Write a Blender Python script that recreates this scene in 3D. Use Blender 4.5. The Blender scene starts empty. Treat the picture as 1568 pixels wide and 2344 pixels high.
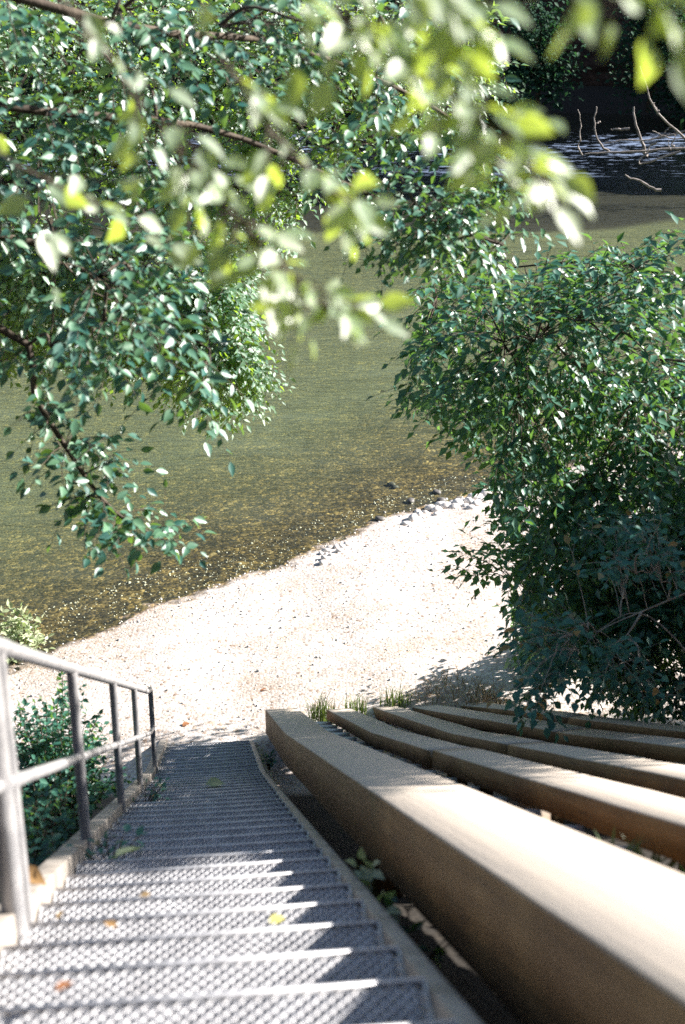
import bpy, math, random
import numpy as np
from mathutils import Vector

R = math.radians
S = bpy.context.scene
C = S.collection
rng = np.random.default_rng(7)
random.seed(7)

# ------------------------------------------------------------------ camera
CAM_Z = 9.5
PITCH = 23.0
cd = bpy.data.cameras.new('camera')
cam = bpy.data.objects.new('camera', cd); C.objects.link(cam)
cam.location = (0, 0, CAM_Z)
cam.rotation_euler = (R(90 - PITCH), 0, 0)
cd.sensor_fit = 'VERTICAL'; cd.sensor_height = 36; cd.sensor_width = 24
cd.lens = 50
cd.clip_start = 0.05; cd.clip_end = 2000
cd.dof.use_dof = True
cd.dof.focus_distance = 24.0
cd.dof.aperture_fstop = 2.7
S.camera = cam

# ------------------------------------------------------------------ light
SUN_EL, SUN_AZ = 28.5, 74.0
S.world = bpy.data.worlds.new('World'); S.world.use_nodes = True
wn = S.world.node_tree
sky = wn.nodes.new('ShaderNodeTexSky'); sky.sky_type = 'NISHITA'
sky.sun_disc = False
sky.sun_elevation = R(SUN_EL); sky.sun_rotation = R(SUN_AZ)
wn.links.new(sky.outputs[0], wn.nodes['Background'].inputs[0])
wn.nodes['Background'].inputs[1].default_value = 0.050
sd = bpy.data.lights.new('sun', 'SUN'); sd.energy = 5.0; sd.angle = R(0.5); sd.color = (1.0, 0.94, 0.87)
sun = bpy.data.objects.new('sun', sd); C.objects.link(sun)
SDIR = Vector((math.sin(R(SUN_AZ)) * math.cos(R(SUN_EL)), math.cos(R(SUN_AZ)) * math.cos(R(SUN_EL)), math.sin(R(SUN_EL))))
sun.rotation_euler = SDIR.to_track_quat('Z', 'Y').to_euler()
S.view_settings.view_transform = 'Standard'
S.view_settings.look = 'None'
S.view_settings.gamma = 1.0
S.view_settings.exposure = 1.80
S.cycles.use_denoising = False
S.cycles.max_bounces = 8; S.cycles.diffuse_bounces = 2
S.cycles.transparent_max_bounces = 24
S.cycles.caustics_reflective = False
S.cycles.caustics_refractive = False
S.cycles.sample_clamp_indirect = 6

# ------------------------------------------------------------------ helpers
FPX = 3256.0
cp, sp = math.cos(R(PITCH)), math.sin(R(PITCH))
def at(x, y, Y):
    """world point seen at photo position (x, y) (1568 px wide) standing Y metres ahead"""
    u = (x - 784) / FPX; v = (1172 - y) / FPX
    fy = cp + v * sp; fz = -sp + v * cp
    k = Y / fy
    return np.array([u * k, Y, CAM_Z + fz * k])

def tag(o, label=None, cat=None, group=None, kind=None):
    if label: o['label'] = label
    if cat: o['category'] = cat
    if group: o['group'] = group
    if kind: o['kind'] = kind
    return o

def empty(name, loc, label, cat, group=None):
    o = bpy.data.objects.new(name, None); C.objects.link(o)
    o.location = Vector(loc); o.empty_display_size = 0.2
    return tag(o, label, cat, group)

class MB:
    """collects faces in world space, builds ONE mesh object"""
    def __init__(s): s.v = []; s.f = []; s.n = 0
    def add(s, verts, faces):
        verts = np.asarray(verts, float)
        s.v.append(verts)
        s.f.append((np.asarray(faces, int) + s.n) if isinstance(faces, np.ndarray) else [tuple(i + s.n for i in f) for f in faces])
        s.n += len(verts)
    def build(s, name, mat, parent=None, smooth=False, origin=None):
        me = bpy.data.meshes.new(name)
        V = np.concatenate(s.v) if s.v else np.zeros((0, 3))
        if parent is not None: V = V - np.array(parent.location)
        elif origin is not None: V = V - np.array(origin)
        loops = []; starts = []; k = 0
        for fb in s.f:
            if isinstance(fb, np.ndarray):
                m = fb.shape[1]
                loops.append(fb.ravel()); starts.append(k + np.arange(len(fb)) * m); k += fb.size
            else:
                for f in fb:
                    loops.append(np.array(f)); starts.append(np.array([k])); k += len(f)
        L = np.concatenate(loops).astype(np.int32); ST = np.concatenate(starts).astype(np.int32)
        me.vertices.add(len(V)); me.vertices.foreach_set('co', V.astype(np.float32).ravel())
        me.loops.add(len(L)); me.loops.foreach_set('vertex_index', L)
        me.polygons.add(len(ST)); me.polygons.foreach_set('loop_start', ST)
        if smooth: me.polygons.foreach_set('use_smooth', np.ones(len(ST), bool))
        me.update(calc_edges=True); me.validate()
        me.materials.append(mat)
        o = bpy.data.objects.new(name, me); C.objects.link(o)
        if parent is not None: o.parent = parent
        elif origin is not None: o.location = Vector(origin)
        return o

def unit(a):
    a = np.asarray(a, float); return a / (np.linalg.norm(a) + 1e-12)

def tube(mb, pts, r0, r1, sides=6, wob=0.0, radii=None):
    pts = np.asarray(pts, float); n = len(pts)
    tan = np.gradient(pts, axis=0); tan /= (np.linalg.norm(tan, axis=1)[:, None] + 1e-9)
    ref = np.array([0.13, 0.21, 0.97]) if abs(tan[0][2]) < 0.9 else np.array([1.0, 0.1, 0.0])
    a = np.cross(tan, ref); a /= (np.linalg.norm(a, axis=1)[:, None] + 1e-9)
    b = np.cross(tan, a)
    rr = radii if radii is not None else np.linspace(r0, r1, n)
    ang = np.arange(sides) * 2 * math.pi / sides
    V = []
    for i in range(n):
        w = 1 + wob * rng.uniform(-1, 1, sides)
        V.append(pts[i] + rr[i] * w[:, None] * (np.cos(ang)[:, None] * a[i] + np.sin(ang)[:, None] * b[i]))
    V = np.concatenate(V)
    i = np.arange(n - 1)[:, None] * sides; j = np.arange(sides)[None, :]; j2 = (j + 1) % sides
    F = np.stack([i + j, i + j2, i + sides + j2, i + sides + j], -1).reshape(-1, 4)
    mb.add(V, F)
    mb.add(np.concatenate([V[:sides], V[-sides:]]), [tuple(range(sides))[::-1], tuple(range(sides, 2 * sides))])

def box(mb, c, sx, sy, sz, rot=None):
    v = np.array([[x, y, z] for x in (-.5, .5) for y in (-.5, .5) for z in (-.5, .5)]) * np.array([sx, sy, sz])
    if rot is not None: v = v @ rot.T
    mb.add(v + np.asarray(c), [(0, 1, 3, 2), (4, 6, 7, 5), (0, 4, 5, 1), (2, 3, 7, 6), (0, 2, 6, 4), (1, 5, 7, 3)])

def spline(ctrl, n):
    """Catmull-Rom through control points"""
    P = np.asarray(ctrl, float)
    if len(P) == 2: return P[0] + (P[1] - P[0]) * np.linspace(0, 1, n)[:, None]
    P = np.vstack([2 * P[0] - P[1], P, 2 * P[-1] - P[-2]])
    out = []
    m = len(P) - 3
    for t in np.linspace(0, m - 1e-6, n):
        i = int(t); u = t - i
        a, b, c, d = P[i:i + 4]
        out.append(0.5 * ((2 * b) + (-a + c) * u + (2 * a - 5 * b + 4 * c - d) * u * u + (-a + 3 * b - 3 * c + d) * u ** 3))
    return np.array(out)

# ---------------------------------------------------------------- materials
def newmat(name):
    m = bpy.data.materials.new(name); m.use_nodes = True
    nt = m.node_tree; nt.nodes.clear()
    out = nt.nodes.new('ShaderNodeOutputMaterial')
    return m, nt, out
def node(nt, t, **kw):
    n = nt.nodes.new(t)
    for k, v in kw.items():
        if k in n.inputs.keys(): n.inputs[k].default_value = v
        else: setattr(n, k, v)
    return n
def ramp(nt, fac, stops):
    r = nt.nodes.new('ShaderNodeValToRGB')
    el = r.color_ramp.elements
    el[1].position = stops[-1][0]; el[1].color = (*stops[-1][1], 1)
    el[0].position = stops[0][0]; el[0].color = (*stops[0][1], 1)
    for p, c in stops[1:-1]:
        e = el.new(p); e.color = (*c, 1)
    nt.links.new(fac, r.inputs[0]); return r
def noise(nt, scale, detail=4, vec=None, rough=0.55):
    n = node(nt, 'ShaderNodeTexNoise', Scale=scale, Detail=detail, Roughness=rough)
    if vec is not None: nt.links.new(vec, n.inputs['Vector'])
    return n
def coords(nt, scale=(1, 1, 1), rot=(0, 0, 0)):
    g = nt.nodes.new('ShaderNodeNewGeometry')
    m = nt.nodes.new('ShaderNodeMapping'); m.inputs['Scale'].default_value = scale; m.inputs['Rotation'].default_value = rot
    nt.links.new(g.outputs['Position'], m.inputs['Vector']); return m.outputs[0]
def mixc(nt, a, b, fac, mode='MIX'):
    m = nt.nodes.new('ShaderNodeMix'); m.data_type = 'RGBA'; m.blend_type = mode
    for s, v in ((m.inputs[6], a), (m.inputs[7], b)):
        if isinstance(v, tuple): s.default_value = (*v, 1)
        else: nt.links.new(v, s)
    if isinstance(fac, (int, float)): m.inputs[0].default_value = fac
    else: nt.links.new(fac, m.inputs[0])
    return m.outputs[2]
def mth(nt, op, a, b=None, clamp=False):
    m = nt.nodes.new('ShaderNodeMath'); m.operation = op; m.use_clamp = clamp
    for i, v in ((0, a), (1, b)):
        if v is None: continue
        if isinstance(v, (int, float)): m.inputs[i].default_value = v
        else: nt.links.new(v, m.inputs[i])
    return m.outputs[0]

def leaf_mat(name, dark, light, trans, tw=0.35, rough=0.38, odd=None, spec=0.5):
    m, nt, out = newmat(name)
    g = nt.nodes.new('ShaderNodeNewGeometry')
    stops = [(0.0, dark), (1.0, light)]
    if odd: stops = [(0.0, dark), (0.9, light), (0.985, odd)]
    r = ramp(nt, g.outputs['Random Per Island'], stops)
    p = node(nt, 'ShaderNodeBsdfPrincipled', Roughness=rough)
    p.inputs['Specular IOR Level'].default_value = spec
    nt.links.new(r.outputs[0], p.inputs['Base Color'])
    t = nt.nodes.new('ShaderNodeBsdfTranslucent')
    tr = ramp(nt, g.outputs['Random Per Island'], [(0, tuple(c * 0.75 for c in trans)), (1, trans)])
    nt.links.new(tr.outputs[0], t.inputs['Color'])
    mx = nt.nodes.new('ShaderNodeMixShader'); mx.inputs[0].default_value = tw
    nt.links.new(p.outputs[0], mx.inputs[1]); nt.links.new(t.outputs[0], mx.inputs[2])
    nt.links.new(mx.outputs[0], out.inputs[0])
    return m

def simple(name, c1, c2, scale=8, rough=0.8, bump=0.3, metallic=0, stretch=(1, 1, 1), detail=6, dist=0.01, lo=0.35, hi=0.65):
    m, nt, out = newmat(name)
    co = coords(nt, stretch)
    n = noise(nt, scale, detail, co)
    r = ramp(nt, n.outputs[0], [(lo, c1), (hi, c2)])
    p = node(nt, 'ShaderNodeBsdfPrincipled', Roughness=rough, Metallic=metallic)
    nt.links.new(r.outputs[0], p.inputs['Base Color'])
    n2 = noise(nt, scale * 4, 5, co)
    b = node(nt, 'ShaderNodeBump', Strength=bump, Distance=dist); nt.links.new(n2.outputs[0], b.inputs['Height'])
    nt.links.new(b.outputs[0], p.inputs['Normal'])
    nt.links.new(p.outputs[0], out.inputs[0])
    return m

def mat_beach():
    m, nt, out = newmat('beach_gravel')
    co = coords(nt)
    v = node(nt, 'ShaderNodeTexVoronoi', Scale=22.0); nt.links.new(co, v.inputs['Vector'])
    v2 = node(nt, 'ShaderNodeTexVoronoi', Scale=55.0); nt.links.new(co, v2.inputs['Vector'])
    sep = nt.nodes.new('ShaderNodeSeparateColor'); nt.links.new(v.outputs['Color'], sep.inputs[0])
    peb = ramp(nt, sep.outputs[0], [(0.0, (.40, .35, .32)), (0.3, (.53, .48, .455)), (0.8, (.65, .61, .59)), (0.95, (.52, .42, .34)), (1.0, (.26, .19, .15))])
    big = noise(nt, 0.7, 5, co)
    tone = ramp(nt, big.outputs[0], [(0.3, (.74, .68, .62)), (0.62, (1, 1, 1))])
    col = mixc(nt, peb.outputs[0], tone.outputs[0], 1.0, 'MULTIPLY')
    # crumbs of dead leaf and dark twig litter
    lit = noise(nt, 30, 3, coords(nt, (1, 2.2, 1), (0, 0, .5)), 0.6)
    lm = ramp(nt, lit.outputs[0], [(0.63, (0, 0, 0)), (0.70, (1, 1, 1))])
    col = mixc(nt, col, (.27, .17, .10), mth(nt, 'MULTIPLY', lm.outputs[0], 0.75))
    # wet band and dark pebbles below the water line
    g = nt.nodes.new('ShaderNodeNewGeometry'); sx = nt.nodes.new('ShaderNodeSeparateXYZ'); nt.links.new(g.outputs['Position'], sx.inputs[0])
    wet = nt.nodes.new('ShaderNodeMapRange'); nt.links.new(mth(nt, 'ADD', sx.outputs[2], mth(nt, 'MULTIPLY', mth(nt, 'SUBTRACT', noise(nt, 6, 4, co).outputs[0], .5), .05)), wet.inputs[0])
    wet.inputs[1].default_value = -0.475; wet.inputs[2].default_value = -0.50; wet.inputs[3].default_value = 0; wet.inputs[4].default_value = 1
    bed = ramp(nt, sep.outputs[1], [(0.0, (.02, .014, .006)), (0.4, (.07, .05, .02)), (0.72, (.15, .105, .042)), (0.9, (.24, .165, .075)), (1.0, (.34, .26, .14))])
    vb = node(nt, 'ShaderNodeTexVoronoi', Scale=8.5); nt.links.new(co, vb.inputs['Vector'])
    sb = nt.nodes.new('ShaderNodeSeparateColor'); nt.links.new(vb.outputs['Color'], sb.inputs[0])
    bedb = ramp(nt, sb.outputs[0], [(0.0, (.35, .35, .35)), (0.6, (.8, .8, .8)), (0.95, (1.3, 1.25, 1.1))])
    pat = ramp(nt, noise(nt, 1.6, 6, coords(nt, (.8, 1.3, 1)), .7).outputs[0], [(.32, (.45, .45, .45)), (.68, (1.5, 1.5, 1.5))])
    bed = mixc(nt, bed.outputs[0], pat.outputs[0], 1.0, 'MULTIPLY')
    class _b: outputs = [bed]
    bed = _b
    bed = mixc(nt, bed.outputs[0], bedb.outputs[0], 1.0, 'MULTIPLY')
    # green weed over the deeper bed, paled in place of sky sheen
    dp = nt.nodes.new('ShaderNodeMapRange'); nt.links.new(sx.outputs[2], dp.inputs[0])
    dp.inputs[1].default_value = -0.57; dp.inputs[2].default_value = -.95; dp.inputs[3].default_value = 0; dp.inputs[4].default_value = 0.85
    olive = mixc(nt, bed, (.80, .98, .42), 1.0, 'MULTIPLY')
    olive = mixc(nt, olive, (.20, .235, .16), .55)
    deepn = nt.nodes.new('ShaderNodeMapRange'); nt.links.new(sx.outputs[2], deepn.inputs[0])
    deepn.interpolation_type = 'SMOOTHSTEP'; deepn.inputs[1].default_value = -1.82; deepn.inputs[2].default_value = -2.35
    olive = mixc(nt, olive, (.010, .010, .010), deepn.outputs[0])  # deepest bed painted near black for light lost in the water
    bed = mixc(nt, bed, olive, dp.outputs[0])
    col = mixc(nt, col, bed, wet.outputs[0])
    far_dark = nt.nodes.new('ShaderNodeMapRange'); nt.links.new(sx.outputs[1], far_dark.inputs[0]); far_dark.inputs[1].default_value = 55; far_dark.inputs[2].default_value = 62
    col = mixc(nt, col, (.016, .013, .012), far_dark.outputs[0])  # near black over the far bed and shore
    # hillside earth above the beach
    hl = nt.nodes.new('ShaderNodeMapRange'); nt.links.new(mth(nt, 'ADD', sx.outputs[2], mth(nt, 'MULTIPLY', big.outputs[0], .3)), hl.inputs[0])
    hl.inputs[1].default_value = 0.42; hl.inputs[2].default_value = 0.75
    soiln = noise(nt, 14, 6, co)
    soil = ramp(nt, soiln.outputs[0], [(0.3, (.008, .006, .004)), (0.6, (.022, .016, .010)), (0.8, (.06, .045, .028))])
    col = mixc(nt, col, soil.outputs[0], hl.outputs[0])
    p = node(nt, 'ShaderNodeBsdfPrincipled', Roughness=0.85)
    nt.links.new(col, p.inputs['Base Color'])
    h = mth(nt, 'ADD', mth(nt, 'MULTIPLY', v.outputs['Distance'], -1.0), mth(nt, 'MULTIPLY', v2.outputs['Distance'], -0.4))
    b = node(nt, 'ShaderNodeBump', Strength=0.32, Distance=0.03); nt.links.new(h, b.inputs['Height'])
    nt.links.new(b.outputs[0], p.inputs['Normal'])
    nt.links.new(p.outputs[0], out.inputs[0])
    return m

def mat_water():
    m, nt, out = newmat('river_water')
    co = coords(nt, (0.55, 1.5, 1), (0, 0, R(-8)))
    n1 = noise(nt, 5.0, 4, co, 0.6)
    n2 = noise(nt, 18.0, 3, co, 0.55)
    co3 = coords(nt, (0.12, 0.3, 1), (0, 0, R(-12)))
    n3 = noise(nt, 3.0, 2, co3)
    amp = ramp(nt, n3.outputs[0], [(0.3, (.35, .35, .35)), (0.65, (1, 1, 1))])
    g = nt.nodes.new('ShaderNodeNewGeometry'); sy = nt.nodes.new('ShaderNodeSeparateXYZ'); nt.links.new(g.outputs['Position'], sy.inputs[0])
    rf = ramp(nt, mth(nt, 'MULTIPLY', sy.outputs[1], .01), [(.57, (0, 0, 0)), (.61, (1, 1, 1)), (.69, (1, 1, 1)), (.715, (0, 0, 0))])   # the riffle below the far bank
    sr = ramp(nt, mth(nt, 'MULTIPLY', sy.outputs[1], .01), [(.18, (1, 1, 1)), (.30, (1, 1, 1)), (.38, (1.0, 1.0, 1.0)), (.45, (1.9, 1.9, 1.9)), (.56, (1.3, 1.3, 1.3))])
    amp = mth(nt, 'ADD', mth(nt, 'MULTIPLY', amp.outputs[0], sr.outputs[0]), mth(nt, 'MULTIPLY', rf.outputs[0], .6))
    class _a: outputs = [amp]
    amp = _a
    h = mth(nt, 'MULTIPLY', mth(nt, 'ADD', n1.outputs[0], mth(nt, 'MULTIPLY', n2.outputs[0], 0.30)), amp.outputs[0])
    n4 = noise(nt, 1.0, 3, coords(nt, (.7, 1.2, 1), (0, 0, R(-10))), .7)
    h = mth(nt, 'ADD', h, mth(nt, 'MULTIPLY', mth(nt, 'MULTIPLY', rf.outputs[0], n4.outputs[0]), 5.0))
    b = node(nt, 'ShaderNodeBump', Strength=1.0, Distance=0.065); nt.links.new(h, b.inputs['Height'])
    gl = node(nt, 'ShaderNodeBsdfGlossy', Roughness=0.06); nt.links.new(b.outputs[0], gl.inputs['Normal'])
    tr = nt.nodes.new('ShaderNodeBsdfTransparent'); tr.inputs[0].default_value = (.88, .92, .80, 1)
    # Schlick reflectance that reads the same from above and below the surface
    vm = nt.nodes.new('ShaderNodeVectorMath'); vm.operation = 'DOT_PRODUCT'
    nt.links.new(g.outputs['Incoming'], vm.inputs[0]); nt.links.new(b.outputs[0], vm.inputs[1])
    cs = mth(nt, 'SUBTRACT', 1.0, mth(nt, 'ABSOLUTE', vm.outputs['Value']), True)
    F_ = mth(nt, 'ADD', mth(nt, 'MULTIPLY', mth(nt, 'POWER', cs, 5.0), .98), .02, True)
    mx0 = nt.nodes.new('ShaderNodeMixShader'); nt.links.new(F_, mx0.inputs[0])
    nt.links.new(tr.outputs[0], mx0.inputs[1]); nt.links.new(gl.outputs[0], mx0.inputs[2])
    # blue sky reflections painted as diffuse streaks over the riffle
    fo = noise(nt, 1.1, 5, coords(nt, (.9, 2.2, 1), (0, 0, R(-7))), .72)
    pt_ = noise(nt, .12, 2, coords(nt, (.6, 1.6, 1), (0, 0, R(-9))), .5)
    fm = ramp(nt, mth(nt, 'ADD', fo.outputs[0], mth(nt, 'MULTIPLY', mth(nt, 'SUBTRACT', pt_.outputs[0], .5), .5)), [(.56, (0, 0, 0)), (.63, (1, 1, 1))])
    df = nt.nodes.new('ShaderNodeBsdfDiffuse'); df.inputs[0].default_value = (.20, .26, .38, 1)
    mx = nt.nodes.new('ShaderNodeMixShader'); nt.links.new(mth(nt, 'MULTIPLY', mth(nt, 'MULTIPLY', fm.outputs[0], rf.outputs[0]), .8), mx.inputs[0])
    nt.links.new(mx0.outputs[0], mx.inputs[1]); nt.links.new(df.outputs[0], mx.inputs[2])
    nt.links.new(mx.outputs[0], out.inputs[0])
    return m

def mat_timber():
    m, nt, out = newmat('weathered_timber')
    gg = nt.nodes.new('ShaderNodeNewGeometry'); mp = nt.nodes.new('ShaderNodeMapping'); mp.vector_type = 'TEXTURE'
    mp.inputs['Rotation'].default_value = (R(-30), 0, R(6)); mp.inputs['Scale'].default_value = (1 / 9, 1 / .35, 1 / 9)
    nt.links.new(gg.outputs['Position'], mp.inputs['Vector']); co = mp.outputs[0]
    g1 = noise(nt, 3, 8, co, .65)
    col = ramp(nt, g1.outputs[0], [(0.2, (.10, .055, .018)), (0.5, (.20, .12, .048)), (0.8, (.31, .20, .095))])
    bl = noise(nt, 2.2, 4, coords(nt))
    bl2 = ramp(nt, bl.outputs[0], [(0.35, (.70, .62, .55)), (0.7, (1.1, 1.08, 1.02))])
    c = mixc(nt, col.outputs[0], bl2.outputs[0], 1.0, 'MULTIPLY')
    ms = ramp(nt, noise(nt, 1.7, 5, coords(nt, (1, 1, 1), (.4, .2, 0))).outputs[0], [(0.58, (0, 0, 0)), (0.74, (1, 1, 1))])
    c = mixc(nt, c, (.13, .13, .045), mth(nt, 'MULTIPLY', ms.outputs[0], .45))
    crk = ramp(nt, noise(nt, 5, 3, co, .5).outputs[0], [(.300, (1, 1, 1)), (.335, (0, 0, 0))])
    c = mixc(nt, c, (.035, .025, .015), mth(nt, 'MULTIPLY', crk.outputs[0], .8))
    # weathered grey plus painted sunlight: upward faces paler than the sides
    g = nt.nodes.new('ShaderNodeNewGeometry'); sx = nt.nodes.new('ShaderNodeSeparateXYZ'); nt.links.new(g.outputs['Normal'], sx.inputs[0])
    up = nt.nodes.new('ShaderNodeMapRange'); nt.links.new(sx.outputs[2], up.inputs[0]); up.inputs[1].default_value = .4; up.inputs[2].default_value = .8
    sunlit_bleach = mixc(nt, c, (.66, .59, .51), .70)
    c = mixc(nt, c, sunlit_bleach, up.outputs[0])
    p = node(nt, 'ShaderNodeBsdfPrincipled', Roughness=.75); nt.links.new(c, p.inputs['Base Color'])
    b = node(nt, 'ShaderNodeBump', Strength=.35, Distance=.012); nt.links.new(g1.outputs[0], b.inputs['Height'])
    nt.links.new(b.outputs[0], p.inputs['Normal']); nt.links.new(p.outputs[0], out.inputs[0])
    return m

M = {}
M['beach'] = mat_beach()
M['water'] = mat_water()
M['timber'] = mat_timber()
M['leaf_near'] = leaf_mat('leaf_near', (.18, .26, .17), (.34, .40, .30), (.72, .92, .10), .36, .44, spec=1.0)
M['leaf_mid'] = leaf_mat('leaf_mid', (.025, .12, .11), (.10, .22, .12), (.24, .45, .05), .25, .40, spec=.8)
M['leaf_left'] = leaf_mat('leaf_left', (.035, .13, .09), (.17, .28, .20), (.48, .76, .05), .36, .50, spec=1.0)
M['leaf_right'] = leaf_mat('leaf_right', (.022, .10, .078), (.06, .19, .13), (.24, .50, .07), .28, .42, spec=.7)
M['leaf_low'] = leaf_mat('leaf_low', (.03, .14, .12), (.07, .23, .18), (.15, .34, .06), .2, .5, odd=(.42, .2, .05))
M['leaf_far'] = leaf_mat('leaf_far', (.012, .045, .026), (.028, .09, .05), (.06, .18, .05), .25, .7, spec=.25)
M['leaf_pale'] = leaf_mat('leaf_pale', (.34, .42, .24), (.52, .56, .38), (.4, .55, .15), .3, .4)
M['grass'] = leaf_mat('grass', (.05, .10, .02), (.12, .18, .04), (.25, .35, .06), .3, .5)
M['straw'] = leaf_mat('straw', (.20, .13, .06), (.42, .31, .17), (.3, .22, .1), .15, .6)
M['bark'] = simple('bark', (.035, .024, .016), (.11, .085, .06), 9, .85, .6, stretch=(1, 1, .3))
M['bark_pale'] = simple('bark_pale', (.26, .22, .19), (.46, .41, .36), 9, .8, .5, stretch=(1, 1, .3))
M['dead'] = simple('dead_wood', (.12, .105, .095), (.36, .32, .30), 6, .8, .4)
M['metal'] = simple('galvanised_metal', (.46, .46, .48), (.64, .64, .66), 14, .5, .15, metallic=.35)
M['rail'] = simple('handrail_metal', (.28, .28, .29), (.44, .43, .43), 10, .38, .1, metallic=.3)
M['stringer'] = simple('stringer_metal', (.20, .175, .15), (.38, .34, .30), 7, .6, .3, metallic=.1)
M['stone'] = simple('pale_stone', (.46, .43, .41), (.70, .67, .65), 5, .8, .3)
M['stone_dark'] = simple('dark_stone', (.05, .05, .05), (.14, .13, .12), 5, .6, .4)
M['cliff'] = simple('cliff_earth', (.030, .014, .010), (.085, .045, .030), 1.1, .95, .9, stretch=(1, 1, 1.6), dist=.3)
M['shore'] = simple('far_shore', (.05, .05, .055), (.14, .13, .13), 6, .9, .6)
M['leaf_brown'] = leaf_mat('leaf_brown', (.20, .08, .03), (.34, .15, .06), (.3, .12, .03), .2, .6)
M['leaf_orange'] = leaf_mat('leaf_orange', (.32, .19, .08), (.40, .25, .11), (.5, .25, .03), .2, .5)
M['leaf_yellow'] = leaf_mat('leaf_yellow', (.55, .50, .12), (.62, .58, .18), (.5, .5, .1), .2, .5)

# ---------------------------------------------------------------- leaves
def leaves(mb, P, A, N, L, W, detail=True, fold=0.18, curl=0.12):
    """P,A,N: (n,3) base point, axis, normal; L,W: (n,) length and width"""
    P, A, N = map(np.asarray, (P, A, N))
    A = A / (np.linalg.norm(A, axis=1)[:, None] + 1e-9)
    Sd = np.cross(A, N); Sd /= (np.linalg.norm(Sd, axis=1)[:, None] + 1e-9)
    Nn = np.cross(Sd, A)
    L = np.asarray(L)[:, None]; W = np.asarray(W)[:, None]
    n = len(P)
    def pt(t, w, up): return P + A * L * t + Sd * W * w + Nn * (up * W - curl * L * t * t)
    if detail:
        V = np.stack([pt(0, 0, 0), pt(.28, .44, fold), pt(.28, -.44, fold), pt(.28, 0, 0),
                      pt(.66, .36, fold), pt(.66, -.36, fold), pt(.66, 0, 0), pt(1, 0, 0),
                      pt(.47, .5, fold), pt(.47, -.5, fold), pt(.47, 0, 0)], 1).reshape(-1, 3)
        b = np.arange(n)[:, None] * 11
        T = np.concatenate([b + np.array(t) for t in ((0, 1, 3), (0, 3, 2), (4, 7, 6), (6, 7, 5))])
        Q = np.concatenate([b + np.array(t) for t in ((3, 1, 8, 10), (2, 3, 10, 9), (10, 8, 4, 6), (9, 10, 6, 5))])
        mb.add(V, T); mb.f.append(Q + (mb.n - len(V)))
    else:
        V = np.stack([pt(0, 0, 0), pt(.42, .5, fold), pt(1, 0, 0), pt(.42, -.5, fold)], 1).reshape(-1, 3)
        b = np.arange(n)[:, None] * 4
        T = np.concatenate([b + np.array((0, 1, 2)), b + np.array((0, 2, 3))])
        mb.add(V, T)

def in_poly(x, y, poly):
    c = False; j = len(poly) - 1
    for i in range(len(poly)):
        xi, yi = poly[i]; xj, yj = poly[j]
        if (yi > y) != (yj > y) and x < (xj - xi) * (y - yi) / (yj - yi) + xi: c = not c
        j = i
    return c

def rnd_unit(n):
    v = rng.normal(size=(n, 3)); return v / np.linalg.norm(v, axis=1)[:, None]

NB = [0.0, 0.0, 1.0]
def leafy_twig(tw, LV, p0, p1, leaf, spacing, droop=0.12, r=0.004, side_twigs=3, tl=0.35, up=0.35):
    """a spray: stem p0->p1, side twigs, leaves set alternately along them"""
    p0 = np.asarray(p0); p1 = np.asarray(p1)
    d = p1 - p0; Ld = np.linalg.norm(d)
    t = np.linspace(0, 1, 7)[:, None]
    arch = np.array([0, 0, 1.0]) * Ld * droop
    stem = p0 + d * t + arch * (4 * t * (1 - t)) * .6 + rng.normal(size=(7, 3)) * Ld * .015 * t
    tube(tw, stem, r * 1.6, r * .6, 4)
    segs = [(stem[3:], 1.0)]
    for k in range(side_twigs):
        u = rng.uniform(.3, .95); i = min(5, int(u * 6)); b = stem[i] + (stem[i + 1] - stem[i]) * (u * 6 - i)
        dd = unit(d) * .8 + rnd_unit(1)[0] * np.array([.9, .9, .45]); dd[2] -= .15
        q = b + unit(dd) * tl * rng.uniform(.55, 1.1)
        tt = np.linspace(0, 1, 5)[:, None]
        sg = b + (q - b) * tt; sg[:, 2] -= (tt[:, 0] ** 2) * tl * rng.uniform(.05, .25)
        tube(tw, sg, r * .9, r * .4, 3)
        segs.append((sg, 1.0))
    for sg, _ in segs:
        l = np.linalg.norm(np.diff(sg, axis=0), axis=1).sum()
        n = max(2, int(l / spacing))
        us = np.linspace(.08, 1, n) * (len(sg) - 1.001)
        idx = us.astype(int); fr = (us - idx)[:, None]
        P = sg[idx] + (sg[idx + 1] - sg[idx]) * fr
        T = sg[idx + 1] - sg[idx]; T /= (np.linalg.norm(T, axis=1)[:, None] + 1e-9)
        side = np.cross(T, np.array([0, 0, 1.0])); side /= (np.linalg.norm(side, axis=1)[:, None] + 1e-9)
        sg_ = np.where(np.arange(n) % 2 == 0, 1, -1)[:, None]
        A = T * .55 + side * sg_ * .9 + rng.normal(size=(n, 3)) * .32; A[:, 2] -= .25
        A[-1] = T[-1] + rng.normal(size=3) * .2
        N = np.array(NB) + rng.normal(size=(n, 3)) * up
        s = leaf * rng.uniform(.65, 1.2, n)
        LV.append((P, A, N, s, s * rng.uniform(.48, .62, n)))

def flush(LV, mb, detail):
    P, A, N, L, W = (np.concatenate([q[i] for q in LV]) for i in range(5))
    leaves(mb, P, A, N, L, W, detail)
    return len(P)

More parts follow.
